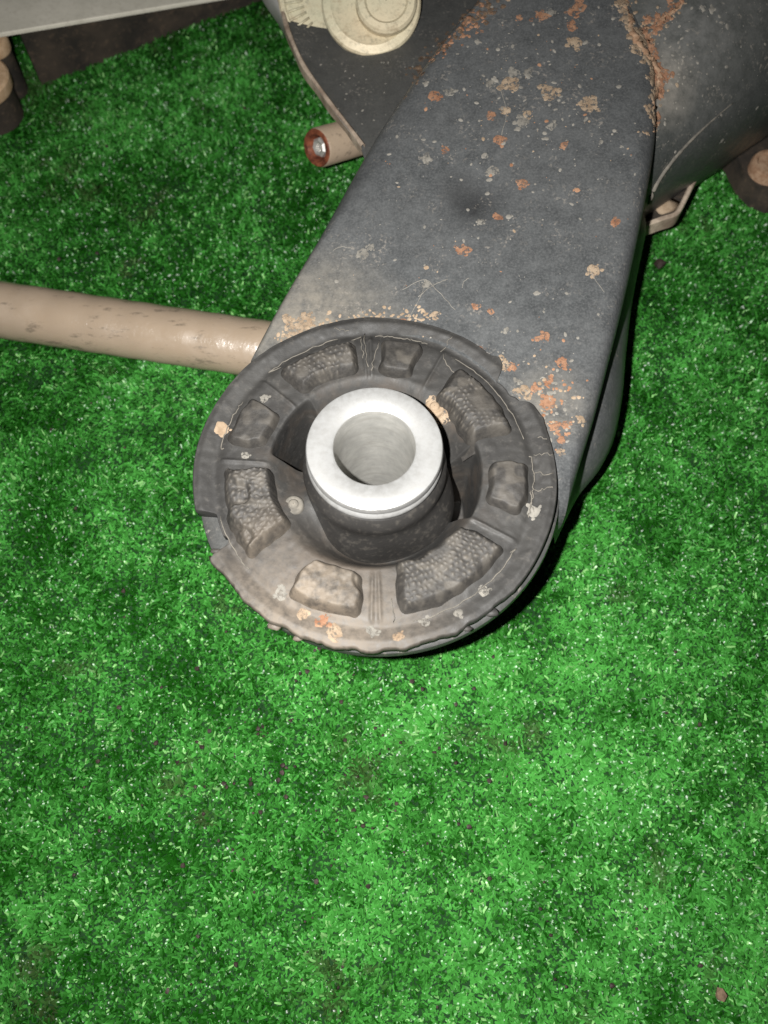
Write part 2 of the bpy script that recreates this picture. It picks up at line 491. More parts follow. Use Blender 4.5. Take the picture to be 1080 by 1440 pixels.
def build_turf():
    # visible trapezoid plus a margin all round
    step = 0.00068
    xs = np.arange(-0.25, 0.25, step)
    ys = np.arange(-0.18, 0.36, step)
    gx, gy = np.meshgrid(xs, ys)
    x = gx.ravel(); y = gy.ravel()
    half = 0.150 + (y + 0.18) * 0.22
    k = np.abs(x) < half
    x, y = x[k], y[k]
    n = len(x)
    x = x + (rng.random(n) - .5) * step * 1.5
    y = y + (rng.random(n) - .5) * step * 1.5
    tuft = value_noise(x, y, 0.0035, 3)
    swirl = value_noise(x, y, 0.018, 4)
    swirl2 = value_noise(x, y, 0.060, 5)
    L = 0.0020 + 0.0012 * rng.random(n) + 0.0026 * (tuft - .5) + 0.0022 * (value_noise(x, y, 0.011, 13) - .5)
    ang = rng.random(n) * 2 * np.pi
    # low-frequency sweep of the pile
    sweep = swirl * 5.0 + swirl2 * 7.0
    wgt = 0.55 * value_noise(x, y, 0.04, 6)
    dx = np.cos(ang) * (1 - wgt) + np.cos(sweep) * wgt
    dy = np.sin(ang) * (1 - wgt) + np.sin(sweep) * wgt
    nr = np.sqrt(dx * dx + dy * dy) + 1e-6
    dx, dy = dx / nr, dy / nr
    flat = np.zeros(n)                              # where the pile lies swept flat; also drives painted sheen
    for (u, v, r) in ((840, 1090, .030), (720, 960, .026), (960, 1300, .034), (560, 1000, .022), (860, 880, .022), (700, 1330, .028)):
        q_ = at(u, v, 0)
        flat = np.maximum(flat, np.exp(-((x - q_.x) ** 2 + (y - q_.y) ** 2) / r ** 2))
    flat = flat * (0.6 + 0.6 * value_noise(x, y, 0.012, 23))
    lean = 0.02 + 0.62 * rng.random(n) + 0.5 * flat              # radians from vertical at mid blade
    curl = lean + 0.4 + 1.3 * rng.random(n)
    w = 0.00029 + 0.00022 * rng.random(n)           # half width
    tw = rng.normal(0, 0.6, n)
    px, py = -dy * np.cos(tw) + dx * np.sin(tw) * .6, dx * np.cos(tw) + dy * np.sin(tw) * .6
    tilt = rng.normal(0, 0.35, n)
    # three stations
    s1, s2 = L * 0.55, L * 0.55
    bx, by, bz = x, y, np.full(n, -0.0002)
    mx, my, mz = bx + dx * s1 * np.sin(lean), by + dy * s1 * np.sin(lean), bz + s1 * np.cos(lean)
    tx, ty, tz = mx + dx * s2 * np.sin(curl), my + dy * s2 * np.sin(curl), mz + s2 * np.cos(curl)
    tz = np.maximum(tz, 0.0006)
    V = np.empty((n, 6, 3), np.float32)
    for k, (qx, qy, qz, ww) in enumerate(((bx, by, bz, w * .8), (mx, my, mz, w), (tx, ty, tz, w * .55))):
        V[:, 2*k, 0] = qx - px * ww; V[:, 2*k, 1] = qy - py * ww; V[:, 2*k, 2] = qz - tilt * ww
        V[:, 2*k+1, 0] = qx + px * ww; V[:, 2*k+1, 1] = qy + py * ww; V[:, 2*k+1, 2] = qz + tilt * ww
    me = bpy.data.meshes.new('turf_fibres')
    me.vertices.add(n * 6)
    me.vertices.foreach_set('co', V.ravel())
    base = (np.arange(n) * 6)[:, None]
    q = np.concatenate([base + np.array([[0, 1, 3, 2]]), base + np.array([[2, 3, 5, 4]])], axis=1).ravel().astype(np.int32)
    nq = n * 2
    me.loops.add(nq * 4)
    me.loops.foreach_set('vertex_index', q)
    me.polygons.add(nq)
    me.polygons.foreach_set('loop_start', np.arange(nq, dtype=np.int32) * 4)
    me.polygons.foreach_set('loop_total', np.full(nq, 4, np.int32))
    me.polygons.foreach_set('use_smooth', np.ones(nq, bool))
    me.update(calc_edges=True)
    # fibre colours: mid green, some pale, some dark, soil-stained patches
    a = np.array([0.006, 0.050, 0.003]); b = np.array([0.052, 0.235, 0.038]); c = np.array([0.17, 0.38, 0.12])
    clump = 0.55 * value_noise(x, y, 0.0017, 14) + 0.30 * value_noise(x, y, 0.0045, 15) + 0.35 * value_noise(x, y, 0.014, 16)
    t = np.clip(0.45 + rng.normal(0, 0.25, n) + 1.6 * (clump - .6) + 0.55 * (value_noise(x, y, 0.026, 29) - .5) + 0.26 * (flat - .3), 0, 1)[:, None]  # flat term paints the bright sheen of the swept pile into the green
    C = a * (1 - t) + b * t
    pale = (rng.random(n) < 0.012 + 0.12 * np.clip(clump - .45, 0, 1))[:, None]
    C = np.where(pale, c * (0.7 + 0.4 * rng.random((n, 1))), C)
    soil = sstep(0.72, 0.88, value_noise(x, y, 0.022, 8)) * sstep(0.45, 0.7, value_noise(x, y, 0.005, 9))
    for (u, v, r) in ((205, 290, .016), (100, 165, .014), (265, 1090, .014), (220, 60, .012), (40, 130, .018)):
        q_ = at(u, v, 0)
        soil = np.maximum(soil, (1 - sstep(0.3 * r, r, np.hypot(x - q_.x, y - q_.y))) * sstep(0.3, 0.6, value_noise(x, y, 0.004, 10)))
    soil = (soil * 0.6 * (rng.random(n) < 0.8))[:, None]
    C = C * (1 - soil) + np.array([0.030, 0.034, 0.016]) * soil
    C = np.concatenate([C, np.ones((n, 1))], axis=1)
    C = np.repeat(C, 6, axis=0).astype(np.float32)
    att = me.color_attributes.new('fibre_colour', 'FLOAT_COLOR', 'POINT')
    att.data.foreach_set('color', C.ravel())
    me.materials.append(M['fibre'])
    o = bpy.data.objects.new('artificial_grass', me)
    col.objects.link(o)
    tag(o, 'short curly green plastic fibres of the artificial turf', 'artificial turf', kind='stuff')
    return o


build_turf()


def crumb(r, seed, sq=(1, 1, 0.7)):
    bm = bmesh.new()
    bmesh.ops.create_icosphere(bm, subdivisions=1, radius=r)
    q = random.Random(seed)
    for v in bm.verts:
        k = 1 + (q.random() - .5) * 0.6
        v.co = Vector((v.co.x * k * sq[0], v.co.y * k * sq[1], v.co.z * k * sq[2]))
    vs = [v.co.copy() for v in bm.verts]
    fs = [[v.index for v in f.verts] for f in bm.faces]
    bm.free()
    return vs, fs


def grit():
    vs, fs = [], []
    q = random.Random(5)
    for i in range(260):
        u, v = q.uniform(-60, 1140), q.uniform(0, 1480)
        if q.random() < 0.45: u, v = q.gauss(400, 170), q.gauss(1070, 120)
        pnt = at(u, v, q.uniform(.0018, .0034))
        a, f = crumb(q.choice([.0003, .0004, .0005, .0006, .0008]), i)
        o = len(vs)
        vs += [p_ + pnt for p_ in a]
        fs += [[k + o for k in ff] for ff in f]
    o = obj('grit', vs, fs, M['grit'], smooth=False)
    tag(o, 'tiny dark crumbs of soil scattered through the turf', 'grit', kind='stuff')


grit()
for (u, v, r, m, lab) in ((1014, 1400, .0017, 'brown_mud', 'small brown soil crumb near the bottom right corner'),
                          (928, 370, .0021, 'grit', 'small black crumb on the turf right of the arm')):
    a, f = crumb(r, int(u), (1, 1.1, .6))
    o = obj('soil_crumb', a, f, M[m], smooth=False)
    o.location = at(u, v, 0.0048)
    tag(o, lab, 'crumb')

# ------------------------------------------------------------------ the axle carrier (one thing)
carrier = empty('axle_carrier', (0, 0, 0))
tag(carrier, 'black painted steel axle carrier arm with round rubber bushing, rust and mud spots', 'axle carrier')

R = 0.0478

# ---- arm: top skin as a Coons patch, edges rolled over and walls down
ZL, ZR = 0.064, 0.0585
Lpix = [(352, 512), (418, 386), (515, 207), (598, 90), (690, -8), (790, -120)]
Rpix = [(792, 733), (811, 667), (831, 600), (848, 535), (868, 455), (890, 355), (908, 258), (915, 200), (917, 120), (900, 55), (880, 0), (856, -120)]
zl = [ZL, ZL + .003, ZL + .007, ZL + .010, ZL + .013, ZL + .017]
zr = [ZR, ZR, ZR, ZR + .001, ZR + .002, ZR + .004, ZR + .006, ZR + .008, ZR + .012, ZR + .015, ZR + .018, ZR + .022]
LS = Spline([at(u, v, z) for (u, v), z in zip(Lpix, zl)])
RS = Spline([at(u, v, z) for (u, v), z in zip(Rpix, zr)])
pL, pR = LS(0), RS(0)
aL, aR = math.atan2(pL[1], pL[0]), math.atan2(pR[1], pR[0])
rL, rR = math.hypot(pL[0], pL[1]), math.hypot(pR[0], pR[1])


def near(t):
    a = aL + (aR - aL) * t
    r = rL + (rR - rL) * t
    return np.array([r * math.cos(a), r * math.sin(a), pL[2] + (pR[2] - pL[2]) * t])


def far(t):
    return LS(1) * (1 - t) + RS(1) * t


DIM = at(664, 284, 0.069)
NS, NT = 120, 90
TT = [0.5 - 0.5 * math.cos(math.pi * j / (NT - 1)) * (1 - 0.0) for j in range(NT)]
TT = [0.35 * (j / (NT - 1)) + 0.65 * t for j, t in enumerate(TT)]


def arm_point(s, t):
    sl = s
    P = ((1 - t) * LS(sl) + t * RS(sl)) + ((1 - s) * near(t) + s * far(t)) \
        - ((1 - s) * ((1 - t) * pL + t * pR) + s * ((1 - t) * LS(1) + t * RS(1)))
    x, y = P[0], P[1]
    width = np.linalg.norm(LS(s) - RS(s))
    dl, dr = t * width, (1 - t) * width
    top = 0.0668 + 0.020 * s + 0.0022 * (1 - (2 * t - 1) ** 2)
    z = top
    # left edge: tight radius; right edge: broad radius into a soft flank
    rl_ = 0.0035 + 0.016 * math.exp(-((s - .42) / .17) ** 2)
    if dl < rl_: z -= (rl_ - math.sqrt(max(rl_ ** 2 - (rl_ - dl) ** 2, 0))) * min(1, .0075 / rl_)
    rr = 0.012
    if dr < rr: z -= (rr - math.sqrt(max(rr ** 2 - (rr - dr) ** 2, 0))) * 0.72
    d2 = (x - DIM.x) ** 2 + (y - DIM.y) ** 2
    z -= 0.0012 * math.exp(-d2 / (2 * 0.0044 ** 2))
    # gentle long dents
    z += 0.0026 * (float(value_noise(np.array([x]), np.array([y]), 0.045, 27)[0]) - .5)
    z += 0.0007 * (float(value_noise(np.array([x]), np.array([y]), 0.02, 21)[0]) - .5)
    return Vector((x, y, z))


vs = []
rows = []
# annular lip running under the rubber flange
for k, fr in enumerate((0.90, 0.96)):
    row = []
    for t in TT:
        a = aL + (aR - aL) * t
        q0 = arm_point(0.0, t)
        r0 = math.hypot(q0.x, q0.y)
        r = R * fr if fr < 0.95 else (R * 0.9 + r0) / 2
        row.append(Vector((r * math.cos(a), r * math.sin(a), q0.z)))
    rows.append(row)
for i in range(NS):
    s = (i / (NS - 1)) ** 1.1
    rows.append([arm_point(s, t) for t in TT])
full = []
for row in rows:
    l, r = row[0], row[-1]
    out_l = (row[0] - row[2]); out_l.z = 0; out_l.normalize()
    out_r = (row[-1] - row[-3]); out_r.z = 0; out_r.normalize()
    full.append([l + out_l * .0016 + Vector((0, 0, -.050)), l + out_l * .0012 + Vector((0, 0, -.030)), l + out_l * .0004 + Vector((0, 0, -.004))]
                + row +
                [r + out_r * .0004 + Vector((0, 0, -.002)), r - out_r * .0012 + Vector((0, 0, -.012)), r - out_r * .002 + Vector((0, 0, -.026))])
W = len(full[0])
arm = obj('arm', [q for row in full for q in row], [f[::-1] for f in grid_faces(len(full), W)], M['paint'], carrier)
ARM_BVH = BVHTree.FromPolygons([q for row in full for q in row], grid_faces(len(full), W))

# ---- lower half shell showing beyond the right flank
low = Spline([at(u, v, .034) for u, v in ((908, 330), (890, 420), (880, 500), (875, 560), (862, 622), (842, 662), (812, 700), (780, 765))])
prof = [(-.016, .022), (-.009, .018), (-.004, .012), (-.0012, .005), (0, 0), (-.0012, -.006), (-.004, -.014), (-.008, -.024)]
rows = []
for i in range(50):
    s = i / 49
    q0 = low(s)
    tg = Vector(low(min(s + .01, 1)) - low(max(s - .01, 0))).normalized()
    n = tg.cross(Vector((0, 0, 1))).normalized()
    if n.x < 0: n = -n
    rows.append([Vector(q0) + n * a + Vector((0, 0, b)) for a, b in prof])
obj('lower_shell', [q for r_ in rows for q in r_], grid_faces(50, len(prof)), M['paint'], carrier)

# ---- ring that houses the bushing
zr_ = 0.0645
prof = [(R * .52, .004), (R * .56, .020), (R * .74, .045), (R * .88, zr_ - .0005), (R * .90, zr_), (R * 1.0, zr_), (R * 1.02, zr_ - .0008), (R * 1.025, zr_ - .003), (R * 1.0, zr_ - .008), (R * .90, zr_ - .018), (R * .74, zr_ - .036), (R * .60, .006), (R * .56, .003)]
v_, f_ = lathe(prof, 128, Vector((0.0012, 0.001, 0)))
obj('bushing_housing', v_, f_, M['paint_dark'], carrier, sharp=40)

# ---- cross member going off to the right
cl = [(909, 300, .034), (911, 280, .050), (913, 245, .0625), (916, 195, .0700), (917, 125, .0760), (902, 58, .0800), (882, 2, .0830), (858, -120, .0870)]
cr = [(1290, 50, .020), (1290, 22, .040), (1290, -8, .0565), (1290, -50, .070), (1290, -110, .081), (1290, -170, .086), (1290, -230, .088), (1290, -320, .088)]
CL = Spline([at(*q) for q in cl]); CR = Spline([at(*q) for q in cr])
rows = []
for j in range(40):
    t = j / 39
    a, b = Vector(CL(t)), Vector(CR(t))
    a = a + (a - b).normalized() * 0.004
    a.z -= 0.0012
    row = []
    for i in range(50):
        s = i / 49
        q = a.lerp(b, s)
        q.z += 0.004 * math.exp(-((t - 0.62) / .16) ** 2) * sstep(0.0, .25, s)
        row.append(q)
    rows.append(row)
lowrow = [q + Vector((0, .010, -.020)) for q in rows[0]]
rows = [lowrow] + rows
v_ = [q for r_ in rows for q in r_]
f_ = grid_faces(len(rows), 50)
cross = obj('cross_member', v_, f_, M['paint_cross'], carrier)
CROSS_BVH = BVHTree.FromPolygons(v_, f_)

# ---- side bracket left of the arm, with its bare edge and flange
ZP = 0.0555
Epix = [(372, -120), (388, -55), (397, 0), (409, 45), (426, 86), (452, 126), (514, 207)]
ES = Spline([at(u, v, ZP) for u, v in Epix])
rows = []
for i in range(60):
    s = i / 59
    e = Vector(ES(s))
    k = Vector(LS(0.36 + 0.64 * (1 - s)))
    k = Vector((k.x, k.y, ZP)) + Vector((.006, -.002, 0))
    row = []
    for j in range(24):
        t = j / 23
        q = e.lerp(k, t)
        q.z -= 0.0030 * math.sin(math.pi * min(t * 1.6, 1)) * (1 - s * .8)
        q.z += 0.003 * max(0, t - .8) / .2
        row.append(q)
    rows.append(row)
v_ = [q for r_ in rows for q in r_]
f_ = grid_faces(60, 24)
bracket = obj('side_bracket', v_, [f[::-1] for f in f_], M['paint_dark'], carrier)
BR_BVH = BVHTree.FromPolygons(v_, f_)
rows = []
for i in range(80):
    s = i / 79
    e = Vector(ES(s))
    tg = Vector(ES(min(s + .01, 1)) - ES(max(s - .01, 0))).normalized()
    n = tg.cross(Vector((0, 0, 1))).normalized()
    if n.x > 0: n = -n
    wd = 0.0021 - 0.0007 * s + 0.0002 * math.sin(s * 40)
    zz = Vector((0, 0, 1))
    rows.append([e + n * .0002 - zz * .003, e + n * .0002 + zz * .0014, e + n * .0006 + zz * .0018, e + n * (wd - .0004) + zz * .0018,
                 e + n * wd + zz * .0013, e + n * (wd - .0002) - zz * .003])
obj('bare_edge', [q for r_ in rows for q in r_], grid_faces(80, 6), M['edge'], bracket, sharp=35)
GP = [(330, -120), (352, -55), (368, -2), (391, 34), (411, 72), (428, 108), (452, 140), (508, 208)]
GS = Spline([at(u, v, .046) for u, v in GP])
rows = []
for i in range(60):
    s = i / 59
    e = Vector(ES(s)); tg = Vector(ES(min(s + .01, 1)) - ES(max(s - .01, 0))).normalized()
    n = tg.cross(Vector((0, 0, 1))).normalized()
    if n.x > 0: n = -n
    a = e + n * .0017 + Vector((0, 0, .0010))
    b = Vector(GS(s))
    m_ = a.lerp(b, .5) + Vector((0, 0, .002))
    rows.append([a, a.lerp(m_, .6) + Vector((0, 0, .0006)), m_, b, b + Vector((.002 + .004 * s, .006 * s, -.012 * (1 - .8 * s))), b + Vector((.006 + .006 * s, .002 + .010 * s, -.034 * (1 - .8 * s)))])
obj('outer_flange', [q for r_ in rows for q in r_], grid_faces(60, 6), M['flange'], bracket)

# ---- eccentric washer and bolt on the bracket
bolt = empty('eccentric_bolt')
bolt.parent = carrier
BA = Vector((0.02, -0.52, 0.85)).normalized()
wc = at(482, -9, .060)
v_, f_ = lathe([(.001, -.003), (.0224, -.003), (.0232, -.0022), (.0232, -.0008), (.0226, 0), (.0212, .0001), (.0206, -.0004), (.001, -.0005)], 96, wc, BA)
wash = obj('washer', v_, f_, M['cream'], bolt, sharp=35)
qb = Vector((0, 0, 1)).rotation_difference(BA)
for k in range(5):
    c_ = math.radians(190 + k * 8)
    dv_ = qb @ Vector((math.cos(c_), math.sin(c_), 0))
    v_, f_ = tube([wc + dv_ * .0145, wc + dv_ * .0212], .0004, 6)
    obj('graduation_mark', v_, f_, M['cream'], wash)
hc = at(522, 3, .0635)
v_, f_ = lathe([(.002, -.004), (.0166, -.0036), (.0174, -.0028), (.0174, -.0008), (.0168, 0), (.0142, .0006), (.0132, .0001), (.002, .0001)], 96, hc, BA)
obj('bolt_flange', v_, f_, M['cream'], bolt, sharp=35)
hx = at(543, 2, .0655)
v_, f_ = lathe([(.0106, -.003), (.0106, .0006), (.0098, .0016), (.0076, .0017), (.0068, .0009), (.0002, .0009)], 64, hx, BA)
obj('bolt_head', v_, f_, M['cream'], bolt, sharp=35)

# ---- folded bracket under the cross member
zb = .028
base = [at(u, v, zb) for u, v in ((904, 322), (950, 305), (992, 224), (1010, 170), (900, 250))]
v_ = base + [q - Vector((0, 0, .002)) for q in base]
f_ = [(0, 1, 2, 3, 4), (9, 8, 7, 6, 5)] + [(i, (i + 5), (i + 1) % 5 + 5, (i + 1) % 5) for i in range(5)]
lowb = obj('folded_bracket', v_, f_, M['rusty_dark'], carrier, smooth=False)
LB = Spline([at(u, v, zb + .002) for u, v in ((906, 320), (930, 311), (948, 305), (955, 296), (972, 262), (992, 225), (1008, 180))])
rows = []
for i in range(40):
    s = i / 39
    e = Vector(LB(s)); tg = Vector(LB(min(s + .02, 1)) - LB(max(s - .02, 0))).normalized()
    n = tg.cross(Vector((0, 0, 1))).normalized()
    zz = Vector((0, 0, 1))
    w_ = .0009
    rows.append([e - n * w_ - zz * .004, e - n * w_ + zz * .0015, e - n * w_ * .6 + zz * .002, e + n * w_ * .6 + zz * .002, e + n * w_ + zz * .0015, e + n * w_ - zz * .004])
obj('bare_edge', [q for r_ in rows for q in r_], grid_faces(40, 6), M['edge'], lowb, sharp=35)
v_, f_ = crumb(.0048, 44, (1.2, .9, .25))
o = obj('mud_patch', v_, f_, M['tan_mud'], lowb); o.location = at(934, 288, zb + .0004)

# ---- the rubber bushing
rim_noise = np.random.default_rng(3)
rn = rim_noise.normal(0, 1, 24)


def rim_radius(th):
    d = math.degrees(th) % 360
    r = R * (1 + 0.0014 * sum(rn[k] * math.sin((k % 6 + 2) * th * (1 + k // 6) + rn[-k - 1] * 3) for k in range(10)) / 3)
    # notch under the steel tab, upper right
    def notch(a0, a1, depth, soft):
        if d < a0 - soft or d > a1 + soft: return 0
        return depth * float(sstep(a0 - soft, a0 + soft, d) * (1 - sstep(a1 - soft * .6, a1 + soft * .6, d)))
    r -= notch(27.5, 41.0, .0046, 4.2)
    r += 0.0009 * (float(value_noise(np.array([d * .001]), np.array([.5]), .0022, 19)[0]) - .5) * (15 < d < 50)
    r += 0.0009 * math.exp(-((d - 44.5) / 2.2) ** 2)
    r -= notch(195.0, 209.5, .0052, 1.6)
    # ragged, muddy front edge
    if 205 < d < 320:
        r += 0.0014 * (float(value_noise(np.array([d * .001]), np.array([.5]), .0052, 17)[0]) - .5) + 0.0004 * (float(value_noise(np.array([d * .001]), np.array([.5]), .0013, 18)[0]) - .5)
    return r


PADS = [(115, 19.5, 'long'), (79, 11, 'small'), (35, 21.5, 'long'), (-8, 13.5, 'small'), (-57, 26, 'long'), (-109, 16, 'small'), (199, 22, 'long'), (158, 13, 'small')]


def angdiff(a, b):
    return (a - b + 180) % 360 - 180


def rubber_h(r, th):
    """height of the moulded rubber relative to the rim, metres (arrays)"""
    d = np.degrees(th)
    x, y = r * np.cos(th), r * np.sin(th)
    south = np.exp(-(angdiff(d, -75) / 45) ** 2)
    outer = 0.0292 - 0.0015 * south
    inner = 0.0200
    h = -(0.0100 + 0.007 * south) * (1 - sstep(inner, outer, r))
    # bridges that carry the two studs
    for a0, w0 in ((204, 27), (54, 17)):
        k = np.exp(-(angdiff(d, a0) / w0) ** 2)
        h = h * (1 - k * 0.70)
    # kidney-shaped voids either side of the sleeve
    for a0, w0, r0, r1 in ((150, 19, .0185, .0272), (-6, 22, .0185, .0272)):
        m = (1 - sstep(w0 - 4, w0 + 1.5, np.abs(angdiff(d, a0)))) * sstep(r0 - .0012, r0 + .0008, r) * (1 - sstep(r1 - .0012, r1 + .0012, r))
        h = h * (1 - m) + (-0.034) * m
    # slightly dished flange with a bead at the outer edge
    h = h - 0.0009 * np.exp(-((r - .0425) / .0018) ** 2) + 0.0003 * np.exp(-((r - .0462) / .001) ** 2)
    # thin mould ridges between neighbouring pads
    for a0 in (95, 92, -29, -91, -88, 176, 62, 139):
        h = h + 0.0006 * np.exp(-(angdiff(d, a0) * np.pi / 180 * r / .0005) ** 2) * sstep(.027, .031, r) * (1 - sstep(.040, .0425, r))
    h = h + 0.0005 * (value_noise(x, y, .009, 31) - .5) * sstep(.0, .03, r) + 0.00022 * (value_noise(x, y, .0016, 32) - .5)
    return h


NR, NTH = 150, 720
TH = np.linspace(0, 2 * np.pi, NTH, endpoint=False)
RT = np.array([rim_radius(t) for t in TH])
rr_ = np.concatenate([np.linspace(.0150, .040, 96), np.linspace(.0405, .0478, NR - 96)])
V = []
for r0 in rr_:
    if r0 <= .040: r = np.full(NTH, r0)
    else: r = .040 + (r0 - .040) / .0078 * (RT - .040)
    h = rubber_h(r, TH)
    V.append(np.stack([r * np.cos(TH), r * np.sin(TH), H + h], 1))
for dr, dz in ((.0003, -.0006), (.0004, -.0014), (.0002, -.0040), (-.0015, -.0052), (-.006, -.0056)):
    r = RT + dr
    V.append(np.stack([r * np.cos(TH), r * np.sin(TH), np.full(NTH, H + dz)], 1))
V = np.concatenate(V)
FB = grid_faces(NR + 5, NTH, True)
bush = obj('bushing', V, FB, M['rubber'], carrier)
bush['label'] = 'round black rubber bushing with moulded pads and bright aluminium sleeve'
BUSH_BVH = BVHTree.FromPolygons([Vector(v) for v in V], FB)

lines_v, lines_f = [], []


def add_line(pts, r):
    v_, f_ = tube(pts, r, 5)
    o_ = len(lines_v)
    lines_v.extend(v_)
    lines_f.extend([[k + o_ for k in f] for f in f_])


for pi, (a0, hw, kind) in enumerate(PADS):
    r0, r1 = (.0246, .0418) if kind == 'long' else (.0274, .0416)
    if pi in (3, 7): r0 = .0284
    if pi == 0: r0 = .0280
    if pi == 4: r0 = .0245
    if pi == 2: r1 = .0405
    na, nr = (170, 76) if kind == 'long' else (80, 60)
    D = np.linspace(a0 - hw, a0 + hw, na)
    RR = np.linspace(r0, r1, nr)
    rg, dg = np.meshgrid(RR, D, indexing='ij')
    th = np.radians(dg)
    x, y = rg * np.cos(th), rg * np.sin(th)
    # distance to the pad outline, corners rounded
    ex = np.minimum(rg - r0, r1 - rg)
    ey = (hw - np.abs(dg - a0)) * np.pi / 180 * rg
    cr_ = 0.0035
    qx, qy = np.maximum(cr_ - ex, 0), np.maximum(cr_ - ey, 0)
    e = np.where((ex < cr_) & (ey < cr_), cr_ - np.hypot(qx, qy), np.minimum(ex, ey))
    e = e + .0012 * (value_noise(x, y, .003, 33 + pi) - .5) * sstep(0, .001, e)
    prof = sstep(0, .0040 if kind == 'long' else .0028, e)
    top = (0.0038 if kind == 'long' else 0.0030)
    topz = top - 0.0010 * ((rg - (r0 + r1) / 2) / ((r1 - r0) / 2)) ** 2
    topz = topz + (0.0009 * (value_noise(x, y, .007, 40 + pi) - .5))
    base_h = -0.0022 - 0.008 * (1 - sstep(.020, .0305, rg))
    hgt = base_h + (topz - base_h) * prof
    dust = .6 * sstep(.5, .75, value_noise(x, y, .0024, 70 + pi)) * prof
    if kind == 'long':
        # rows of moulded nubs
        jx, jy = value_noise(x, y, .0015, 51) - .5, value_noise(x, y, .0015, 52) - .5
        px_, py_ = (rg - r0) / .00150 + .7 * jx, (dg - a0) * np.pi / 180 * .035 / .00150 + .7 * jy
        row = np.floor(px_)
        fx, fy = px_ - row - .5, (py_ + .5 * (row % 2)) % 1 - .5
        nub = np.exp(-(fx ** 2 + fy ** 2) / .055)
        wear = sstep(.28, .5, value_noise(x, y, .006, 60 + pi))
        hgt = hgt + .00030 * nub * (0.15 + .85 * wear) * sstep(0.3, .8, prof)
        dust = dust + .9 * nub * wear * sstep(0.3, .8, prof)
    hgt = hgt + .0003 * (value_noise(x, y, .0018, 80 + pi) - .5) * prof
    if pi in (5, 6):   # clods of dried mud stuck on
        hgt = hgt + (.0015 * sstep(.40, .6, value_noise(x, y, .0055, 90 + pi)) + .0005 * (value_noise(x, y, .0012, 95) - .5)) * prof
    P = np.stack([x, y, H + hgt], -1).reshape(-1, 3)
    po = obj('pad', P, grid_faces(nr, na), M['pad'], bush)
    pa_ = po.data.attributes.new('dust', 'FLOAT', 'POINT')
    pa_.data.foreach_set('value', np.clip(dust, 0, 1).astype(np.float32).ravel())
    # dusty seam along part of the pad outline
    q = random.Random(pi)
    out = []
    for dd in np.linspace(a0 - hw, a0 + hw, 26): out.append((r1 + .0003, dd))
    ang_end = a0 + hw if pi % 2 else a0 - hw
    for r_ in np.linspace(r1, r0 + .004, 14): out.append((r_, ang_end))
    lo, hi = q.randint(0, 12), q.randint(24, 39)
    pts = []
    for (r_, dd) in out[lo:hi]:
        t_ = math.radians(dd + q.uniform(-.5, .5))
        r_ += q.uniform(-.0003, .0003)
        hh = float(rubber_h(np.array([r_]), np.array([t_]))[0])
        pts.append((r_ * math.cos(t_), r_ * math.sin(t_), H + max(hh, -.004) + .0002))
    if pi != 5 and len(pts) > 2: add_line(pts, .00016)
# stray hair-like cracks across the flange
q = random.Random(77)
for (u, v, du, dv) in ((512, 470, 6, 45), (535, 480, -14, 40), (752, 640, 26, -2), (750, 665, 28, 2), (752, 690, 26, -4), (622, 500, 22, 32), (640, 470, -20, 25), (756, 615, 22, 2), (745, 690, 4, 30), (470, 462, 20, 5)):
    pts = []
    for k in range(9):
        t = k / 8
        uu, vv = u + du * t + q.uniform(-2, 2), v + dv * t + q.uniform(-2, 2)
        hit = BUSH_BVH.ray_cast(CAM, ray(uu, vv))
        if hit[0]: pts.append(hit[0] + Vector((0, 0, .0001)))
    if len(pts) > 3: add_line(pts, .00013)
o = obj('dust_seam', lines_v, lines_f, M['dust_line'], bush)
o['kind'] = 'stuff'

# sleeve: aluminium tube with a rubber-coated foot
cprof = [(.0192, -.034), (.0192, -.016), (.0191, -.0085), (.0190, -.0045), (.0189, -.0022), (.0187, -.0006), (.0187, .0008), (.0189, .0022), (.0186, .0040), (.0178, .0054), (.0172, .0064), (.0168, .0068), (.0163, .0069)]
v_, f_ = [], grid_faces(len(cprof), 128, True)
for (r_, h_) in cprof:      # round at the sleeve, squared off towards the foot
    k_ = float(1 - sstep(-.0085, -.0005, h_))
    for j_ in range(128):
        a_ = 2 * math.pi * j_ / 128
        ca_, sa_ = abs(math.cos(a_ + math.radians(75))), abs(math.sin(a_ + math.radians(75)))
        sq_ = 1 / (ca_ ** 2.9 + sa_ ** 2.9) ** (1 / 2.9)
        rr2 = r_ * (1 + (sq_ - 1) * k_)
        v_.append(Vector((rr2 * math.cos(a_) + .0014 * k_, rr2 * math.sin(a_) - .0006 * k_, H + h_)))
obj('rubber_collar', v_, f_, M['collar'], bush)
v_, f_ = lathe([(.0162, .004), (.0166, .0072), (.0173, .0078), (.0175, .0088), (.0173, .0096), (.0168, .0101), (.0168, .0108), (.0172, .0112), (.0173, .0128), (.0170, .0136), (.0165, .0138), (.0110, .0138), (.0104, .0134)], 128, Vector((0, 0, H)))
sl = obj('inner_sleeve', v_, f_, M['alu'], bush, sharp=40)
v_, f_ = lathe([(.01041, .01341), (.0102, .0126), (.0101, .005), (.0101, -.062)], 96, Vector((0, 0, H)))
obj('bore', v_, f_, M['bore'], bush, sharp=40)
for k, (u, v, r) in enumerate(((386, 881, .0016), (692, 862, .0014), (322, 796, .0017), (655, 884, .0011), (420, 897, .0012), (512, 914, .0012), (305, 775, .0012))):
    v_, f_ = crumb(r, 300 + k, (1.5, .8, .5))
    p0 = at(u, v, H - .003)
    obj('torn_rubber', [a + p0 for a in v_], f_, M['rubber'], bush)
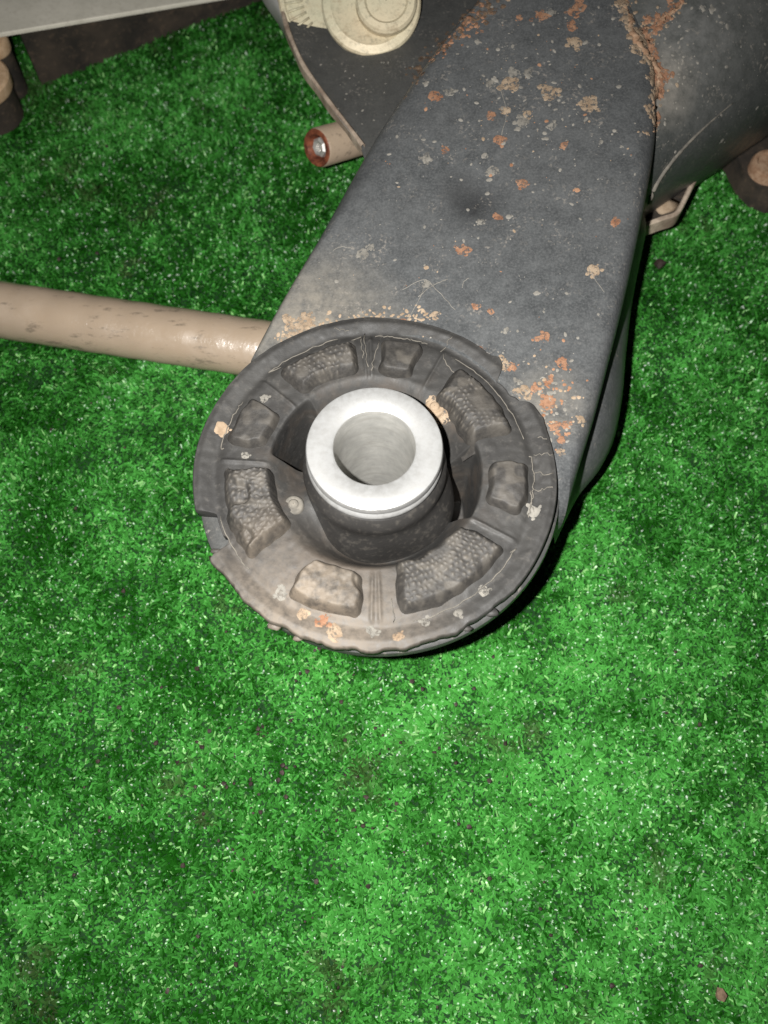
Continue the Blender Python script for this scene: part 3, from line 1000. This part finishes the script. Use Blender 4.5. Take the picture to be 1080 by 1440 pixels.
# two moulded studs on the bridges
for k, (u, v) in enumerate(((413, 711), (611, 574))):
    hit = BUSH_BVH.ray_cast(CAM, ray(u, v))
    p0 = hit[0] if hit[0] else at(u, v, H - .005)
    v_, f_ = lathe([(.0027, -.002), (.0027, .0004), (.0022, .0008), (.0017, .0006), (.0014, .0006), (.0013, .0013), (.0009, .0016), (.0001, .0016)], 32, p0)
    obj('stud', v_, f_, M['dust_line'] if k == 0 else M['tan_mud'], bush)


# ------------------------------------------------------------------ mud and rust lying on the surfaces
def blob(bvh, u, v, size_px, flat=0.22, seed=0, aspect=1.0, rot=0.0):
    """irregular cake of mud: vertices follow the surface seen at that place"""
    hit = bvh.ray_cast(CAM, ray(u, v))
    if hit[0] is None: return None
    p0, n = hit[0], hit[1]
    if n.dot(CAM - p0) < 0: n = -n
    rad = size_px * 0.5 / F_PX * (p0 - CAM).dot(FWD)
    q = random.Random(seed)
    t1 = n.cross(Vector((0, 1, 0))).normalized(); t2 = n.cross(t1)
    vs, fs = [], []
    lobes = [(0, 0, 1.0)]
    if size_px > 8:
        for k in range(q.randint(3, 7)):
            a, dd = q.uniform(0, 6.28), q.uniform(.55, 1.25)
            lobes.append((dd * math.cos(a), dd * math.sin(a), q.uniform(.16, .5)))
    for (lx, ly, sc) in lobes:
        seg = 18 if size_px * sc > 8 else 9
        ph = [q.uniform(.72, 1.2) for _ in range(seg)]
        ph = [(ph[j] + ph[(j + 1) % seg] * .6) / 1.6 for j in range(seg)]
        o_ = len(vs)
        for k, (fr, hh) in enumerate(((1.0, -.3), (.84, .45), (.55, .9))):
            for j in range(seg):
                a = 2 * math.pi * j / seg
                r = rad * sc * fr * ph[j]
                ca, sa = math.cos(a) * aspect, math.sin(a) / aspect
                ca, sa = ca * math.cos(rot) - sa * math.sin(rot), ca * math.sin(rot) + sa * math.cos(rot)
                d = t1 * (r * ca + rad * lx) + t2 * (r * sa + rad * ly)
                b = bvh.ray_cast(p0 + d + n * .004, -n, .008)[0] or p0 + d
                vs.append(b + n * (min(rad * sc * flat * .5, flat * .0005) * hh * q.uniform(.6, 1.3)))
        fs += grid_faces(3, seg, True, o_)
        fs.append(tuple(range(o_ + 2 * seg, o_ + 3 * seg)))
    return vs, fs


SPOTS = [  # u, v, size, mud
 (652,352,19,'orange'), (677,312,12,'pale_mud'), (700,305,13,'orange'), (734,258,17,'orange'), (702,197,20,'orange'), (626,210,12,'orange'),
 (600,222,15,'pale_mud'), (694,240,19,'pale_mud'), (612,135,20,'orange'), (632,130,14,'pale_mud'), (717,117,26,'tan_mud'), (771,131,27,'tan_mud'),
 (827,146,27,'tan_mud'), (808,60,20,'tan_mud'), (793,204,13,'orange'), (776,177,14,'pale_mud'), (735,172,20,'pale_mud'), (691,162,14,'orange'),
 (711,155,16,'tan_mud'), (722,102,18,'pale_mud'), (741,160,14,'tan_mud'), (690,118,14,'pale_mud'), (811,13,26,'orange'), (804,36,18,'orange'), (762,23,18,'orange'),
 (776,18,12,'pale_mud'), (730,25,10,'orange'), (747,28,8,'orange'), (865,312,14,'orange'), (835,380,19,'tan_mud'), (766,475,18,'orange'), (712,465,11,'pale_mud'), (690,438,11,'orange'),
 (669,431,10,'orange'), (612,442,13,'tan_mud'), (600,400,12,'pale_mud'), (510,357,19,'pale_mud'), (522,348,11,'pale_mud'), (790,510,17,'orange'), (773,535,14,'orange'), (770,567,24,'orange'),
 (737,549,20,'tan_mud'), (752,546,14,'orange'), (781,600,16,'orange'), (796,598,15,'orange'), (790,618,14,'orange'), (788,635,12,'tan_mud'), (708,512,21,'tan_mud'), (720,516,13,'orange'),
 (676,491,11,'orange'), (417,462,34,'tan_mud'), (434,449,24,'tan_mud'), (404,476,16,'tan_mud'), (818,590,13,'tan_mud'), (845,200,8,'pale_mud'), (744,100,13,'pale_mud'), (598,470,9,'tan_mud'),
 (565,452,12,'orange'), (540,452,12,'tan_mud'), (505,455,12,'tan_mud'), (475,460,12,'tan_mud'), (755,590,14,'pale_mud'), (727,536,12,'pale_mud')]
for i, (u, v, s, m) in enumerate(SPOTS):
    asp = random.Random(i).uniform(.8, 1.3)
    res = blob(ARM_BVH, u, v, s, seed=i, aspect=asp, rot=i * 1.3)
    if res: obj('mud_spot', res[0], res[1], M[THIN[m]], arm)

for i, (u, v, s, m) in enumerate(((311, 602, 21, 'tan_mud'), (750, 720, 20, 'pale_mud'), (680, 832, 17, 'pale_mud'), (598, 876, 14, 'pale_mud'), (645, 862, 15, 'pale_mud'), (611, 574, 34, 'tan_mud'), (622, 590, 18, 'tan_mud'),
                                  (452, 874, 22, 'orange'), (470, 890, 26, 'tan_mud'), (525, 888, 20, 'pale_mud'), (362, 765, 26, 'tan_mud'), (352, 740, 16, 'orange'), (335, 720, 14, 'tan_mud'), (560, 895, 18, 'tan_mud'),
                                  (425, 865, 18, 'tan_mud'), (395, 835, 18, 'pale_mud'), (662, 545, 12, 'pale_mud'), (372, 560, 14, 'pale_mud'), (345, 640, 12, 'pale_mud'))):
    res = blob(BUSH_BVH, u, v, s, seed=100 + i, aspect=1.05, rot=i)
    if res: obj('mud_spot', res[0], res[1], M[m if i < 2 else THIN[m]], bush)


def flecks(name, bvh, samples, mat, parent, flat=.3):
    vs, fs = [], []
    for i, (u, v, s) in enumerate(samples):
        res = blob(bvh, u, v, s, flat, seed=1000 + i, aspect=random.uniform(.7, 1.4), rot=random.uniform(0, 3))
        if not res: continue
        o_ = len(vs)
        vs += res[0]
        fs += [[k + o_ for k in f] for f in res[1]]
    if vs:
        o = obj(name, vs, fs, mat, parent)
        o['kind'] = 'stuff'
        return o


q = random.Random(21)
sam = {'pale_mud': [], 'orange': [], 'tan_mud': []}
for i in range(620):
    u = q.uniform(430, 905); v = q.uniform(-20, 620)
    if q.random() < .45: u, v = q.gauss(735, 75), q.gauss(130, 80)
    s = max(1.6, q.expovariate(1 / 2.6))
    if s > 10: s = 6
    k = 'pale_mud' if q.random() < .78 else ('orange' if q.random() < .5 else 'tan_mud')
    sam[k].append((u, v, s))
for i in range(150):   # scraped cluster beside the notch
    sam[q.choice(['orange', 'tan_mud', 'pale_mud'])].append((q.gauss(770, 22), q.gauss(575, 35), q.uniform(2.5, 7)))
for i in range(120):   # dust gathered along the rim of the bushing
    a = q.uniform(0, 1)
    sam['tan_mud'].append((390 + 230 * a + q.gauss(0, 5), 478 - 32 * math.sin(a * 2.2) + q.gauss(0, 6) - 4, q.uniform(2, 7)))
for k, L_ in sam.items():
    flecks('mud_flecks', ARM_BVH, L_, M[k], arm)


def along(path, n, spread, smin, smax):
    S = Spline([(a, b, 0) for a, b in path])
    out = []
    for i in range(n):
        p_ = S(q.random())
        out.append((p_[0] + q.gauss(0, spread), p_[1] + q.gauss(0, spread), q.uniform(smin, smax)))
    return out


# fine scratches in the paint
sv_, sf_ = [], []
for path in (((566, 408), (597, 393), (618, 412), (640, 436)), ((588, 418), (604, 404), (630, 392)), ((600, 396), (607, 400), (613, 407)), ((560, 470), (590, 420), (598, 396)),
             ((828, 378), (838, 395), (850, 410)), ((468, 352), (480, 347), (495, 349)), ((700, 110), (712, 160), (705, 190)), ((650, 405), (652, 396), (660, 390))):
    S_ = Spline([(a, b, 0) for a, b in path])
    pts = []
    for k in range(14):
        p_ = S_(k / 13)
        h_ = ARM_BVH.ray_cast(CAM, ray(p_[0] + q.uniform(-.6, .6), p_[1] + q.uniform(-.6, .6)))
        if h_[0]: pts.append(h_[0])
    v_, f_ = tube(pts, .00011, 5)
    sf_ += [[k + len(sv_) for k in f] for f in f_]
    sv_ += v_
o = obj('paint_scratches', sv_, sf_, M['pale_mud'], arm)
o['kind'] = 'stuff'

# mud packed into the joint between arm and cross member
main = [(872, -10), (882, 25), (897, 55), (912, 80), (924, 112), (921, 150), (916, 185)]
b1 = [(955, 0), (945, 18), (925, 30), (915, 55)]
b2 = [(912, 15), (906, 40), (905, 60)]
big = along(main, 70, 5, 7, 17) + along(b1, 22, 5, 6, 13) + along(b2, 10, 3, 5, 10) + along([(897, 45), (925, 118)], 30, 7, 6, 14)
flecks('joint_mud', ARM_BVH, big, M['tan_thin'], arm, .6)
flecks('joint_mud', CROSS_BVH, big, M['orange_thin'], cross, .6)
for path, rb in ((main, .0014), ([(b_[0], b_[1]) for b_ in b1], .0011), (b2, .0008)):
    S_ = Spline([(a, b, 0) for a, b in path])
    pts, rd = [], []
    m_ = 60
    for k in range(m_):
        p_ = S_(k / (m_ - 1))
        dd = ray(p_[0] + 4 * math.sin(k * .23) + q.uniform(-2.5, 2.5), p_[1] + q.uniform(-2, 2))
        hs = [h_ for h_ in (ARM_BVH.ray_cast(CAM, dd), CROSS_BVH.ray_cast(CAM, dd)) if h_[0]]
        if not hs: continue
        h_ = min(hs, key=lambda t_: t_[3])
        pts.append(h_[0] - Vector((0, 0, .0007)))
        rd.append(rb * (.35 + .65 * math.sin(math.pi * min(1, (k + 6) / m_)) * q.uniform(.55, 1.25)))
    v_, f_ = tube(pts, rd, 10)
    v_ = [Vector(a) + Vector((q.gauss(0, .0003), q.gauss(0, .0003), q.gauss(0, .00015))) for a in v_]
    obj('joint_ridge', v_, f_, M['peach'], cross)
flecks('joint_mud', CROSS_BVH, along(main, 60, 9, 3, 8) + along(b1, 30, 8, 2, 7), M['tan_thin'], cross, .6)
flecks('mud_flecks', CROSS_BVH, [(q.uniform(915, 1080), q.uniform(0, 230), max(1.5, q.expovariate(1 / 2.2))) for _ in range(120)]
       + [(q.gauss(945, 18), q.gauss(90, 30), q.uniform(2, 5)) for _ in range(60)], M['pale_mud'], cross)
# seam between arm and bracket
seam = [(560, 138), (598, 92), (640, 48), (690, -5)]
sv = along(seam, 110, 5, 3, 8) + along([(650, 30), (700, 0)], 50, 12, 3, 9)
flecks('joint_mud', ARM_BVH, sv, M['brown_thin'], arm, .5)
flecks('joint_mud', ARM_BVH, along([(600, 92), (690, 0)], 40, 7, 3, 8) + along([(655, 45), (670, 30)], 20, 10, 4, 9), M['orange_thin'], arm, .6)
flecks('joint_mud', BR_BVH, along([(570, 110), (612, 72), (680, 0)], 70, 6, 3, 9), M['brown_thin'], bracket, .5)
flecks('mud_flecks', BR_BVH, [(q.uniform(430, 620), q.uniform(60, 200), q.uniform(1.5, 4)) for _ in range(60)], M['pale_mud'], bracket)

# weld seam curving over the cross member
pts = []
for i in range(30):
    t = i / 29
    u = 913 + 118 * t ** 1.15
    v = 285 - 140 * t ** .78
    h = CROSS_BVH.ray_cast(CAM, ray(u, v))
    if h[0]: pts.append(h[0] + Vector((0, 0, .0001)))
rd = [.0006 * (1 - i / len(pts)) + .00012 + .0003 * abs(math.sin(i * 1.7)) * (1 - i / len(pts)) for i in range(len(pts))]
v_, f_ = tube(pts, rd, 8)
obj('weld_seam', v_, f_, M['dust_line'], cross)

# ------------------------------------------------------------------ other things on the turf
# tan pipe from the left, running under the arm
pa, pb = at(-110, 419, .0135), at(420, 499, .0135)
ax = (pb - pa)
n = 60
pts = [pa + ax * (i / (n - 1)) + Vector((0, 0, .00015 * math.sin(i * 1.1))) for i in range(n)]
pipe = empty('steel_pipe', pa.lerp(pb, .5))
tag(pipe, 'tan dusty steel pipe lying on the turf and running under the arm', 'pipe')
v_, f_ = tube(pts, .0102, 40)
keep(obj('pipe_body', v_, f_, M['tan'], sharp=50), pipe)
v_, f_ = tube([pa + ax * .86, pa + ax * 1.0], .01028, 40, cap=False)

# stub with a rusty end under the bracket
sa, sb = at(446, 208, .037), at(560, 176, .020)
ax = (sb - sa)
stub = empty('pipe_stub', sa.lerp(sb, .5))
tag(stub, 'short tan tube with red rusty open end poking out under the side bracket', 'tube')
dr = ax.normalized()
v_, f_ = lathe([(.0050, .0010), (.0056, 0), (.0064, 0), (.0068, .0006), (.0068, ax.length)], 40, sa, dr)
keep(obj('tube_body', v_, f_, M['tan'], sharp=40), stub)
v_, f_ = lathe([(.0065, -.0001), (.0062, -.0006), (.0048, -.0004), (.0040, .0010), (.0032, .0030)], 40, sa, dr)
keep(obj('rusty_end', v_, f_, M['rust'], sharp=40), stub)
v_, f_ = lathe([(.0036, .003), (.0034, .0009), (.0026, .0003), (.0016, .0006), (.0012, .0016), (.0001, .0018)], 7, sa, dr)
keep(obj('bright_core', v_, f_, M['bright'], smooth=False), stub)

# pale bar along the top left, with a dark web below it
bar = empty('steel_bar', (at(150, 20, .05).x, at(150, 20, .05).y, 0))
tag(bar, 'pale dusty steel bar with dark web crossing the top left corner', 'bar')
A, B = at(6, 46, .031), at(380, -16, .007)
dirn = (B - A).normalized()
back = Vector((-dirn.y, dirn.x, 0)).normalized()
def slab(P0, P1, wid, th0, th1, off=0.0, drop=0.0, bev=.0008):
    rows = []
    for i in range(24):
        k = i / 23
        b_ = P0.lerp(P1, k)
        zt = b_.z - drop
        zb_ = zt - (th0 + (th1 - th0) * k)
        sec = [(0.0, zb_), (0.0, zt - bev), (bev, zt), (wid - bev, zt), (wid, zt - bev), (wid, zb_)]
        rows.append([Vector((b_.x, b_.y, 0)) + back * (s + off) + Vector((0, 0, z)) for s, z in sec])
    v_ = [x for r_ in rows for x in r_]
    f_ = grid_faces(24, len(sec), True)
    f_ += [tuple(range(6)), tuple(range(23 * 6, 24 * 6))[::-1]]
    return v_, f_
v_, f_ = slab(A - (B - A) * .35, B, .034, .0016, .0016, bev=.0004)
keep(obj('top_plate', v_, f_, M['pale'], sharp=30), bar)
v_, f_ = slab(A + (B - A) * .05, B,   .004, .0285, .0045, off=.003, drop=.0017)
keep(obj('web', v_, f_, M['rusty_dark'], sharp=30), bar)

# bolt at the left edge, in front of the bar
bc = at(-29, 113, .021)
lb = empty('flange_bolt', (bc.x, bc.y, 0))
tag(lb, 'tan bolt head cut off by the left edge below the pale bar', 'bolt')
v_, f_ = lathe([(.003, -.004), (.0115, -.004), (.0120, -.003), (.0120, .001), (.0112, .002), (.007, .0022), (.0002, .0022)], 64, bc)
keep(obj('bolt_head', v_, f_, M['bolt_tan'], sharp=35), lb)
v_, f_ = lathe([(.0108, -.018), (.0108, -.0035)], 32, bc, close=True)
keep(obj('shank', v_, f_, M['rusty_dark'], sharp=40), lb)
bc2 = at(-11, 58, .026)
v_, f_ = lathe([(.0002, -.004), (.0060, -.004), (.0062, -.003), (.0062, .001), (.0056, .002), (.0002, .0022)], 48, bc2)
nb = empty('clamp_nut', (bc2.x, bc2.y, 0))
tag(nb, 'small tan round nut at the left edge touching the bar', 'nut')
keep(obj('nut_body', v_, f_, M['bolt_tan'], sharp=35), nb)
v_, f_ = lathe([(.0056, -.024), (.0056, -.0035)], 24, bc2, close=True)
keep(obj('shank', v_, f_, M['rusty_dark'], sharp=40), nb)

# link end at the right edge, under the cross member
kc = at(1082, 233, .017)
lk = empty('link_arm', (kc.x, kc.y, 0))
tag(lk, 'dark rusty link arm end with tan boss at the right edge', 'link arm')
out = [at(u, v, .014) for u, v in ((1010, 180), (1032, 212), (1048, 243), (1066, 262), (1090, 272), (1140, 268), (1180, 220), (1180, 150), (1080, 140))]
nn = len(out)
v_ = out + [Vector((o_.x, o_.y, .003)) for o_ in out]
f_ = [tuple(range(nn))[::-1]] + [(i, (i + 1) % nn, (i + 1) % nn + nn, i + nn) for i in range(nn)]
keep(obj('link_body', v_, f_, M['rusty_dark'], smooth=False), lk)
v_, f_ = lathe([(.0072, -.010), (.0072, .0005), (.0066, .0014), (.0052, .0016), (.0046, .0008), (.0002, .0006)], 48, kc)
keep(obj('boss', v_, f_, M['peach'], sharp=35), lk)
